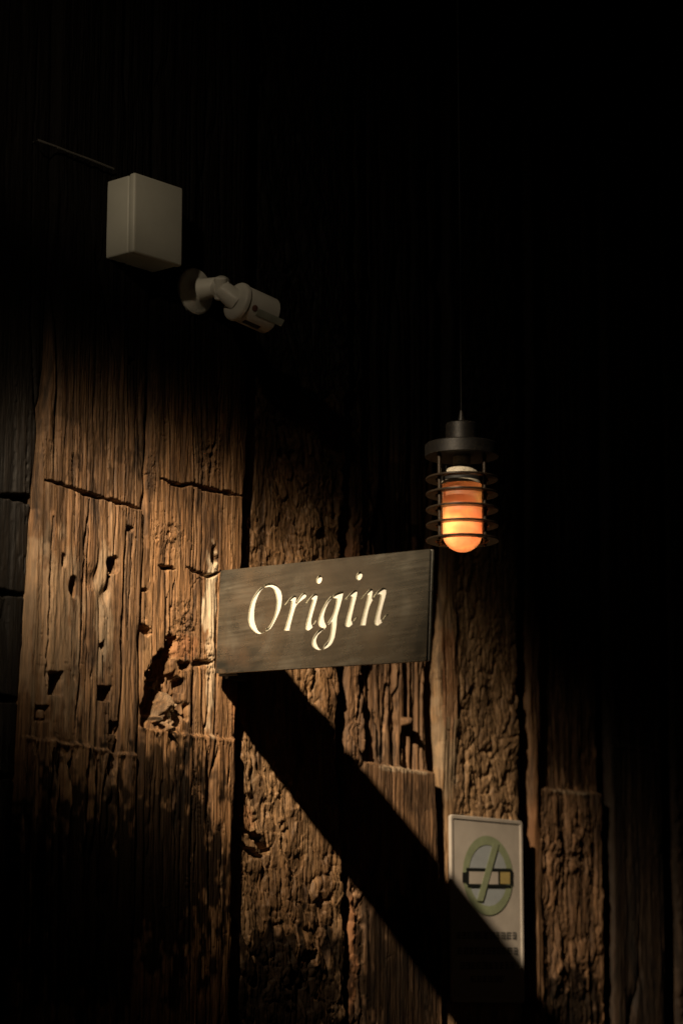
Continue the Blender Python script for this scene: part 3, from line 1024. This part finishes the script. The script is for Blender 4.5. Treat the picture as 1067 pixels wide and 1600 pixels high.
B0 = at_depth(368, 470, -.105)            # rear of the body
AX = (at_depth(421, 494, -.118) - B0)
LB = AX.length
AX = AX.normalized()
elbow = at_depth(345, 451, -.085)
bm = bmesh.new()
tube(bm, [Vector(fc) + Vector((0, -.016, 0)), Vector(fc) + Vector((.006, -.035, .002)), Vector(fc) + Vector((.012, -.050, .004))], [.021, .0185, .0165], 28)
finish(bm, "mount_neck", M['cam'], CC, True)
e1 = Vector(fc) + Vector((.014, -.056, .004))
bm = bmesh.new()
tube(bm, [e1 + (e1 - elbow).normalized() * .010, e1, e1 + (elbow - e1) * .5, elbow, elbow + (elbow - e1).normalized() * .007],
     [.0125, .0185, .0165, .0185, .012], 28)
# clamp bolt barrel across the joint
u_, v_, w_ = frame_from_axis(elbow - e1)
lathe(bm, elbow - v_ * .021, v_, [(0, .008), (.003, .0115), (.039, .0115), (.042, .008)], 24)
finish(bm, "swivel_joint", M['cam'], CC, True)
for c_, d_ in ((elbow, -v_), (e1, -v_)):
    bm = bmesh.new()
    lathe(bm, c_ + d_ * .0185, d_, [(0, .004), (.004, .004), (.004, 0)], 16)
    finish(bm, "screw", M['black'], CC, True)
bm = bmesh.new()
lathe(bm, elbow, B0 + AX * .006 - elbow, [(0, .015), (.006, .0175), ((B0 + AX * .006 - elbow).length, .0205)], 40)
finish(bm, "body_neck", M['cam'], CC, True)
RB = .0335
bm = bmesh.new()
lathe(bm, B0, AX, [(-.004, .021), (-.002, .030), (0, RB + .0005), (.003, RB + .0022), (.0085, RB + .0022), (.0098, RB + .0005)], 64)
finish(bm, "rear_rim", M['cam'], CC, True)
bm = bmesh.new()
lathe(bm, B0, AX, [(.0095, RB - .004), (.0125, RB - .004)], 64)
finish(bm, "seal_ring", M['black'], CC, True)
bm = bmesh.new()
lathe(bm, B0, AX, [(.0118, RB - .003), (.0122, RB - .0005), (.0135, RB), (LB - .002, RB), (LB, RB - .002), (LB, RB - .0045), (LB - .012, RB - .005), (LB - .012, 0)], 64)
finish(bm, "body", M['cam'], CC, True)
bm = bmesh.new()
lathe(bm, B0, AX, [(LB - .0118, RB - .0055), (LB - .008, RB - .0055), (LB - .008, 0)], 48)
finish(bm, "lens_window", M['black'], CC, True)
# position on the barrel, measured round it from the side facing the street
toC = (Vector(CAM) - B0).normalized()
q1 = (toC - AX * toC.dot(AX)).normalized()
q2 = AX.cross(q1).normalized()
if q2.z < 0:
    q2 = -q2


def barrel(a, s, r):
    """a degrees up from the street side, s along the body"""
    return B0 + AX * s + (q1 * math.cos(R(a)) + q2 * math.sin(R(a))) * r


bm = bmesh.new()
lathe(bm, barrel(4, .023, RB - .001), barrel(4, .023, 1) - barrel(4, .023, 0), [(0, .0058), (.0016, .0058), (.002, .0048)], 24)
g_ = finish(bm, "grommet", M['grommet'], CC, True)
bm = bmesh.new()
lathe(bm, barrel(4, .023, RB + .0008), barrel(4, .023, 1) - barrel(4, .023, 0), [(0, .0019), (.0009, .0019)], 16)
h_ = finish(bm, "screw_hole", M['black'], g_, True)
h_.matrix_parent_inverse = Matrix.Translation(CC.location).inverted()


def barrel_patch(name, a0, a1, s0, s1, r, th, mat, parent):
    bm = bmesh.new()
    na = 6
    rows = []
    for i in range(na + 1):
        a = a0 + (a1 - a0) * i / na
        rows.append([bm.verts.new(barrel(a, s, rr)) for s, rr in ((s0, r), (s1, r), (s1, r + th), (s0, r + th))])
    for A, B in zip(rows, rows[1:]):
        for k in range(4):
            bm.faces.new((A[k], A[(k + 1) % 4], B[(k + 1) % 4], B[k]))
    bm.faces.new(rows[0]); bm.faces.new(rows[-1])
    o = finish(bm, name, mat, parent)
    o.matrix_parent_inverse = Matrix.Translation(CC.location).inverted()
    return o


stk = barrel_patch("sticker", -14, 8, .030, LB + .011, RB + .0006, .0005, M['sticker'], CC)
bm = bmesh.new()
rs = np.random.RandomState(5)
u0, wv = None, None
for k in range(11):
    s = .033 + k * .0056
    for j in range(5):                      # strokes of a small dense character
        a = -1 + 1.9 * j
        horiz = (j + k) % 3 != 0
        p = barrel(a, s + (0 if horiz else rs.rand() * .002), RB + .0013)
        tdir = (barrel(a + 1, s, RB) - barrel(a, s, RB)).normalized()
        nrm = (barrel(a, s, 1) - barrel(a, s, 0)).normalized()
        if horiz:
            box(bm, p + AX * .0019, AX, tdir, nrm, .0038, .0006, .0003)
        else:
            box(bm, p + AX * .0015, AX, tdir, nrm, .0008, .0019, .0003)
for k in range(30):
    s = .0315 + k * .0021
    a = -8.5
    p = barrel(a, s + .0007, RB + .0013)
    tdir = (barrel(a + 1, s, RB) - barrel(a, s, RB)).normalized(); nrm = (barrel(a, s, 1) - barrel(a, s, 0)).normalized()
    if k % 9 != 8:
        box(bm, p, AX, tdir, nrm, .0014, .0019 if k % 3 else .0026, .0003)
pr = finish(bm, "printed_characters", M['ink_green'], stk)
pr.matrix_parent_inverse = Matrix.Translation(CC.location).inverted()
barrel_patch("dark_patch", -62, -44, .020, .056, RB - .0004, .001, M['black'], CC)  # black patch low on the barrel

# ------------------------------------------------------------------ caged pendant lamp
LD = 4.38                                  # horizontal distance of the lamp from the lens
_d = ray(722, 820); _d = _d / math.hypot(_d[0], _d[1])
LC = CAM + _d * LD                         # point on the lamp's axis seen at y = 820
MPP = np.dot(LC - CAM, FW) / F_PX          # metres per pixel of the photograph there
VS = MPP / math.cos(TH)                    # vertical metres per pixel on the axis


def zpx(y):                                # height on the lamp's axis seen at photograph row y
    d = ray(722, y); k = LD / math.hypot(d[0], d[1])
    return CAM[2] + d[2] * k


LX, LY = float(LC[0]), float(LC[1])
PX = MPP
LAMP = empty("pendant_lamp", (LX, LY, zpx(865)), "black caged pendant lamp with glowing amber glass, hanging right of the sign", "lamp")
AXZ = (0, 0, 1)
RO, RI = 57.0 * PX, 42 * PX
ring_front = [738, 762, 786.5, 811, 835]


def plane_z(yfront, rad):
    """height of a level circle of this radius whose near edge is seen at row yfront"""
    n = math.hypot(CAM[0] - LX, CAM[1] - LY)
    dd = n - rad
    el = math.atan2(CY - yfront, F_PX) + TH
    return CAM[2] + math.tan(el) * dd


for k, yf in enumerate(ring_front):
    z = plane_z(yf, RO)
    bm = bmesh.new()
    t = .0017
    lathe(bm, (LX, LY, z), AXZ, [(-t, RI), (-t, RO - .0006), (-t * .5, RO), (t * .5, RO), (t, RO - .0006), (t, RI)], 96, close=True)
    finish(bm, "cage_ring", M['cage'], LAMP, True, 35)
zt = plane_z(683, RO); zb = plane_z(703, RO)
bm = bmesh.new()
lathe(bm, (LX, LY, 0), AXZ, [(zb, RO - .004), (zb, RO + .0008), (zt - .002, RO + .0008), (zt, RO - .0015), (zt + .001, 30 * PX), (zt + .001, 8 * PX)], 96)
finish(bm, "cap", M['blackmetal'], LAMP, True, 35)
bm = bmesh.new()
zn = plane_z(657, 25 * PX)
lathe(bm, (LX, LY, 0), AXZ, [(zt, 25 * PX), (zn - .002, 25 * PX), (zn, 23 * PX), (zn + .001, 7 * PX), (zn + .010, 5 * PX), (zn + .022, 2.6 * PX)], 64)
finish(bm, "neck", M['blackmetal'], LAMP, True, 35)
bm = bmesh.new()
tube(bm, [(LX, LY, zn + .015), (LX + .001, LY, zn + .3), (LX, LY + .001, 3.9), (LX, LY, 4.62)], 1.5 * PX, 10)
finish(bm, "cord", M['cord'], LAMP, True)
# rods, seen at -35 and +35 pixels left and right of the axis
RR = 46 * PX
vdir = Vector((LX - CAM[0], LY - CAM[1], 0)).normalized(); rdir = Vector((RT[0], RT[1], 0))
zlo = plane_z(835, RO)
for sa, sb in ((-1, -1), (1, -1), (-1, 1), (1, 1)):
    c = Vector((LX, LY, 0)) + rdir * sa * 35 * PX + vdir * sb * 29 * PX
    bm = bmesh.new()
    lathe(bm, c, AXZ, [(zlo - .004, 2.9 * PX), (zt + .002, 2.9 * PX)], 16)
    rod = finish(bm, "cage_rod", M['cage'], LAMP, True, 35)
    for z0, z1, rr in ((zlo - .010, zlo - .0018, 5.6), (zt + .001, zt + .022, 4.6)):
        bm = bmesh.new()
        lathe(bm, c, AXZ, [(z0, rr * .55 * PX), (z0 + .0015, rr * PX), (z1 - .001, rr * PX), (z1, rr * .8 * PX)], 18)
        n_ = finish(bm, "nut", M['bolt'], rod, True, 35)
        n_.matrix_parent_inverse = Matrix.Translation(LAMP.location).inverted()
# glass
GR = 31 * PX
zgt = plane_z(752, GR)
_el = math.atan2(CY - 865, F_PX) + TH
zgb = CAM[2] + math.tan(_el) * (LD)
DOME = 30 * PX
prof = []
for k in range(15):
    a = (k / 14) * math.pi / 2
    prof.append((zgb + DOME * (1 - math.cos(a)) + .0015, GR * math.sin(a)))
prof += [(zgb + DOME + .02, GR), (zgt - .006, GR), (zgt, GR)]
m, nt, p = new_mat("amber_frosted_glass")
nt.nodes.remove(p)
out = nt.nodes["Material Output"]
v = mapping(nt, (1, 1, 1))
nA = noise(nt, 24, 3, .5, v, .6)
colr = ramp(nt, nA.outputs[0], [(.30, (.98, .42, .20)), (.48, (.98, .50, .25)), (.62, (.96, .66, .28)), (.72, (.88, .80, .30))])
nB = noise(nt, 190, 4, .75, v, .3)
nC = noise(nt, 22, 2, .5, v)
mm = nt.nodes.new("ShaderNodeMath"); mm.operation = 'MULTIPLY'
nt.links.new(nB.outputs[0], mm.inputs[0]); nt.links.new(nC.outputs[0], mm.inputs[1])
dirt = ramp(nt, mm.outputs[0], [(.345, (0, 0, 0)), (.42, (1, 1, 1))])
colr = mixc(nt, dirt, colr, (.20, .09, .03))
tr = nt.nodes.new("ShaderNodeBsdfTranslucent"); nt.links.new(colr, tr.inputs[0])
df = nt.nodes.new("ShaderNodeBsdfDiffuse"); nt.links.new(mixc(nt, .35, colr, (.6, .5, .4)), df.inputs[0])
gl = nt.nodes.new("ShaderNodeBsdfGlossy"); gl.inputs["Roughness"].default_value = .32
x1 = nt.nodes.new("ShaderNodeMixShader"); x1.inputs[0].default_value = .22
nt.links.new(tr.outputs[0], x1.inputs[1]); nt.links.new(df.outputs[0], x1.inputs[2])
fr = nt.nodes.new("ShaderNodeFresnel"); fr.inputs[0].default_value = 1.45
x2 = nt.nodes.new("ShaderNodeMixShader")
nt.links.new(fr.outputs[0], x2.inputs[0]); nt.links.new(x1.outputs[0], x2.inputs[1]); nt.links.new(gl.outputs[0], x2.inputs[2])
nt.links.new(x2.outputs[0], out.inputs[0])
M['glass'] = m
bm = bmesh.new()
u, v3, w = frame_from_axis(AXZ)
lathe(bm, (LX, LY, 0), AXZ, prof, 72)
# open top: drop the closing face
for f in [f for f in bm.faces if len(f.verts) > 4]:
    bm.faces.remove(f)
finish(bm, "glass", M['glass'], LAMP, True, 60)
# collar, gasket and ceramic socket over the glass
bm = bmesh.new()
lathe(bm, (LX, LY, 0), AXZ, [(zgt - .0005, GR + .0012), (zgt + .005, GR + .0012), (zgt + .0055, GR - .003)], 72)
finish(bm, "glass_collar", M['ceramic'], LAMP, True, 35)
bm = bmesh.new()
lathe(bm, (LX, LY, 0), AXZ, [(zgt + .0058, GR + .002), (zgt + .012, GR + .002), (zgt + .012, GR - .004)], 72)
finish(bm, "gasket", M['black'], LAMP, True, 35)
bm = bmesh.new()
zs = zgt + .0122
lathe(bm, (LX, LY, 0), AXZ, [(zs, 29 * PX), (zs + .009, 28.5 * PX), (zs + .013, 26 * PX), (zs + .018, 19 * PX), (zs + .0195, 14 * PX), (zt - .001, 13 * PX)], 72)
finish(bm, "socket", M['ceramic'], LAMP, True, 35)
for sa in (-1, 1):
    bm = bmesh.new()
    c = Vector((LX, LY, zs + .008)) + rdir * sa * 26 * PX - vdir * 14 * PX
    box(bm, c, rdir, vdir, (0, 0, 1), 4 * PX, 3 * PX, .022, .0008, 1)
    finish(bm, "clip", M['black'], LAMP)
# bulb inside
m, nt, p = new_mat("lit_bulb")
p.inputs["Base Color"].default_value = (.8, .6, .4, 1)
p.inputs["Emission Color"].default_value = (1.0, .50, .27, 1)
p.inputs["Emission Strength"].default_value = 7.4
M['bulb'] = m
bm = bmesh.new()
bc = Vector((LX, LY, zgb + 27 * PX)) - rdir * 11 * PX - vdir * 10 * PX
lathe(bm, bc, AXZ, [(-11 * PX, 0), (-9.5 * PX, 5 * PX), (-5 * PX, 9 * PX), (0, 10.5 * PX), (10 * PX, 9.5 * PX), (22 * PX, 7 * PX), (34 * PX, 5 * PX), (36 * PX, 0)], 28)
finish(bm, "bulb", M['bulb'], LAMP, True)
bm = bmesh.new()
tube(bm, [bc + Vector((0, 0, 36 * PX)), (LX, LY, zs)], [5 * PX, 10 * PX], 20)
finish(bm, "bulb_base", M['ceramic'], LAMP, True)

# ------------------------------------------------------------------ no smoking plate
NY = .022
tl = wall(704, 1272, NY); tr_ = wall(816, 1283, NY)
nx0, nx1, nzt = tl[0], tr_[0], (tl[2] + tr_[2]) / 2
nzb = wall(701, 1566, NY)[2]
NW, NH = nx1 - nx0, nzt - nzb
NS = empty("no_smoking_sign", (nx0, NY, nzb), "white no smoking plate with a green barred circle, low on the hewn post", "sign")
EX, EZ, NN = Vector((1, 0, 0)), Vector((0, 0, 1)), Vector((0, -1, 0))


def round_rect(x0, z0, x1, z1, r, n=6):
    out = []
    for cx, cz, a0 in ((x1 - r, z1 - r, 0), (x0 + r, z1 - r, 90), (x0 + r, z0 + r, 180), (x1 - r, z0 + r, 270)):
        for k in range(n + 1):
            a = R(a0 + 90 * k / n)
            out.append((cx + r * math.cos(a), cz + r * math.sin(a)))
    return out


bm = bmesh.new()
PTH = .006
lay = [(round_rect(nx0, nzb, nx1, nzt, .007), NY + PTH), (round_rect(nx0, nzb, nx1, nzt, .007), NY + .001),
       (round_rect(nx0 + .0015, nzb + .0015, nx1 - .0015, nzt - .0015, .006), NY),
       (round_rect(nx0 + .007, nzb + .007, nx1 - .007, nzt - .007, .003), NY + .0002),
       (round_rect(nx0 + .0085, nzb + .0085, nx1 - .0085, nzt - .0085, .002), NY + .0018)]
prev = None
for pts, yy in lay:
    vs = [bm.verts.new((a, yy, b)) for a, b in pts]
    if prev:
        for k in range(len(vs)):
            q = (k + 1) % len(vs)
            bm.faces.new((prev[k], prev[q], vs[q], vs[k]))
    else:
        bm.faces.new(vs)
    prev = vs
bm.faces.new(prev)
finish(bm, "plate", M['white'], NS, True, 20)
PY = NY + .0018


def flat(name, pts, mat, lift, parent=NS):
    bm = bmesh.new()
    poly(bm, pts, (0, PY - lift, 0), EX, EZ, NN, .0003)
    return finish(bm, name, mat, parent)


def P2(x, y):
    w = wall(x, y, PY)
    return (w[0], w[2])


cxx = (P2(722, 1368)[0] + P2(800, 1368)[0]) / 2
r_out = (P2(800, 1368)[0] - P2(722, 1368)[0]) / 2
rz = (P2(761, 1306)[1] - P2(761, 1430)[1]) / 2
czz = P2(761, 1306)[1] - rz
AR = rz / r_out
ell = lambda r, n=64: [(cxx + r * math.cos(2 * math.pi * k / n), czz + r * AR * math.sin(2 * math.pi * k / n)) for k in range(n)]
flat("pale_disc", ell(r_out * .8), M['bluewhite'], .0005)
bm = bmesh.new()
A_, B_ = ell(r_out), ell(r_out * .77)
va = [bm.verts.new((a, PY - .0012, b)) for a, b in A_]; vb = [bm.verts.new((a, PY - .0012, b)) for a, b in B_]
for k in range(64):
    q = (k + 1) % 64
    bm.faces.new((va[k], va[q], vb[q], vb[k]))
finish(bm, "green_ring", M['green'], NS)


def quad(x0, y0, x1, y1):
    k = .018                                   # the print runs a little off level
    return [P2(x0, y1), P2(x1, y1 + k * (x1 - x0)), P2(x1, y0 + k * (x1 - x0)), P2(x0, y0)]


CIG = flat("cigarette", quad(731, 1361.6, 777, 1381), M['white'], .0016)
flat("filter_tip", quad(779.8, 1361.8, 795.3, 1381), M['yellow'], .0016)
bm = bmesh.new()
for q in ((727, 1356, 797, 1361), (729, 1381.5, 797, 1386), (727, 1361.5, 731, 1381.5), (795.5, 1360, 799.5, 1383), (777, 1361.5, 779.6, 1381.5), (721, 1363, 727, 1379)):
    poly(bm, quad(*q), (0, PY - .002, 0), EX, EZ, NN, .0002)
finish(bm, "cigarette_outline", M['print'], NS)
a0, a1 = P2(773, 1318), P2(748, 1408)
wd = r_out * .12
flat("green_slash", [(a0[0] - wd, a0[1]), (a1[0] - wd, a1[1]), (a1[0] + wd, a1[1]), (a0[0] + wd, a0[1])], M['green'], .0026)
bm = bmesh.new()
for row, (yy, x0, x1, hh) in enumerate(((1462, 712, 806, 11), (1486, 714, 806, 11), (1509, 718, 802, 11), (1530, 735, 785, 10))):
    x = x0
    while x < x1 - 4:
        w = 5.5 + 2.5 * rs.rand()
        for j in range(3):
            poly(bm, quad(x, yy - hh / 2 + j * hh * .38, x + w, yy - hh / 2 + j * hh * .38 + hh * .16), (0, PY - .0008 - .0001 * j, 0), EX, EZ, NN)
        xx = x + w * rs.choice([0, .42, .8])
        poly(bm, quad(xx, yy - hh / 2, xx + w * .2, yy + hh / 2), (0, PY - .0014, 0), EX, EZ, NN)
        x += w + 2.0
finish(bm, "printed_characters", M['faded'], NS)

# ------------------------------------------------------------------ the spotlight's housing, outside the picture
SL = empty("spotlight", tuple(LPOS), "black ceiling spotlight aimed down at the sign", "spotlight")
ax = (AIM - LPOS).normalized()
bm = bmesh.new()
lathe(bm, LPOS, ax, [(.035, .048), (.035, .052), (-.09, .052), (-.12, .035), (-.12, .0)] , 40)
for f in [f for f in bm.faces if len(f.verts) > 4 and (f.calc_center_median() - (LPOS + ax * .035)).length < .01]:
    bm.faces.remove(f)
finish(bm, "housing", M['blackmetal'], SL, True)
bm = bmesh.new()
tube(bm, [LPOS - ax * .06 + Vector((0, 0, .045)), LPOS - ax * .06 + Vector((0, 0, .2)), (LPOS.x - ax.x * .06, LPOS.y - ax.y * .06, 4.62)], .009, 12)
finish(bm, "stem", M['blackmetal'], SL, True)
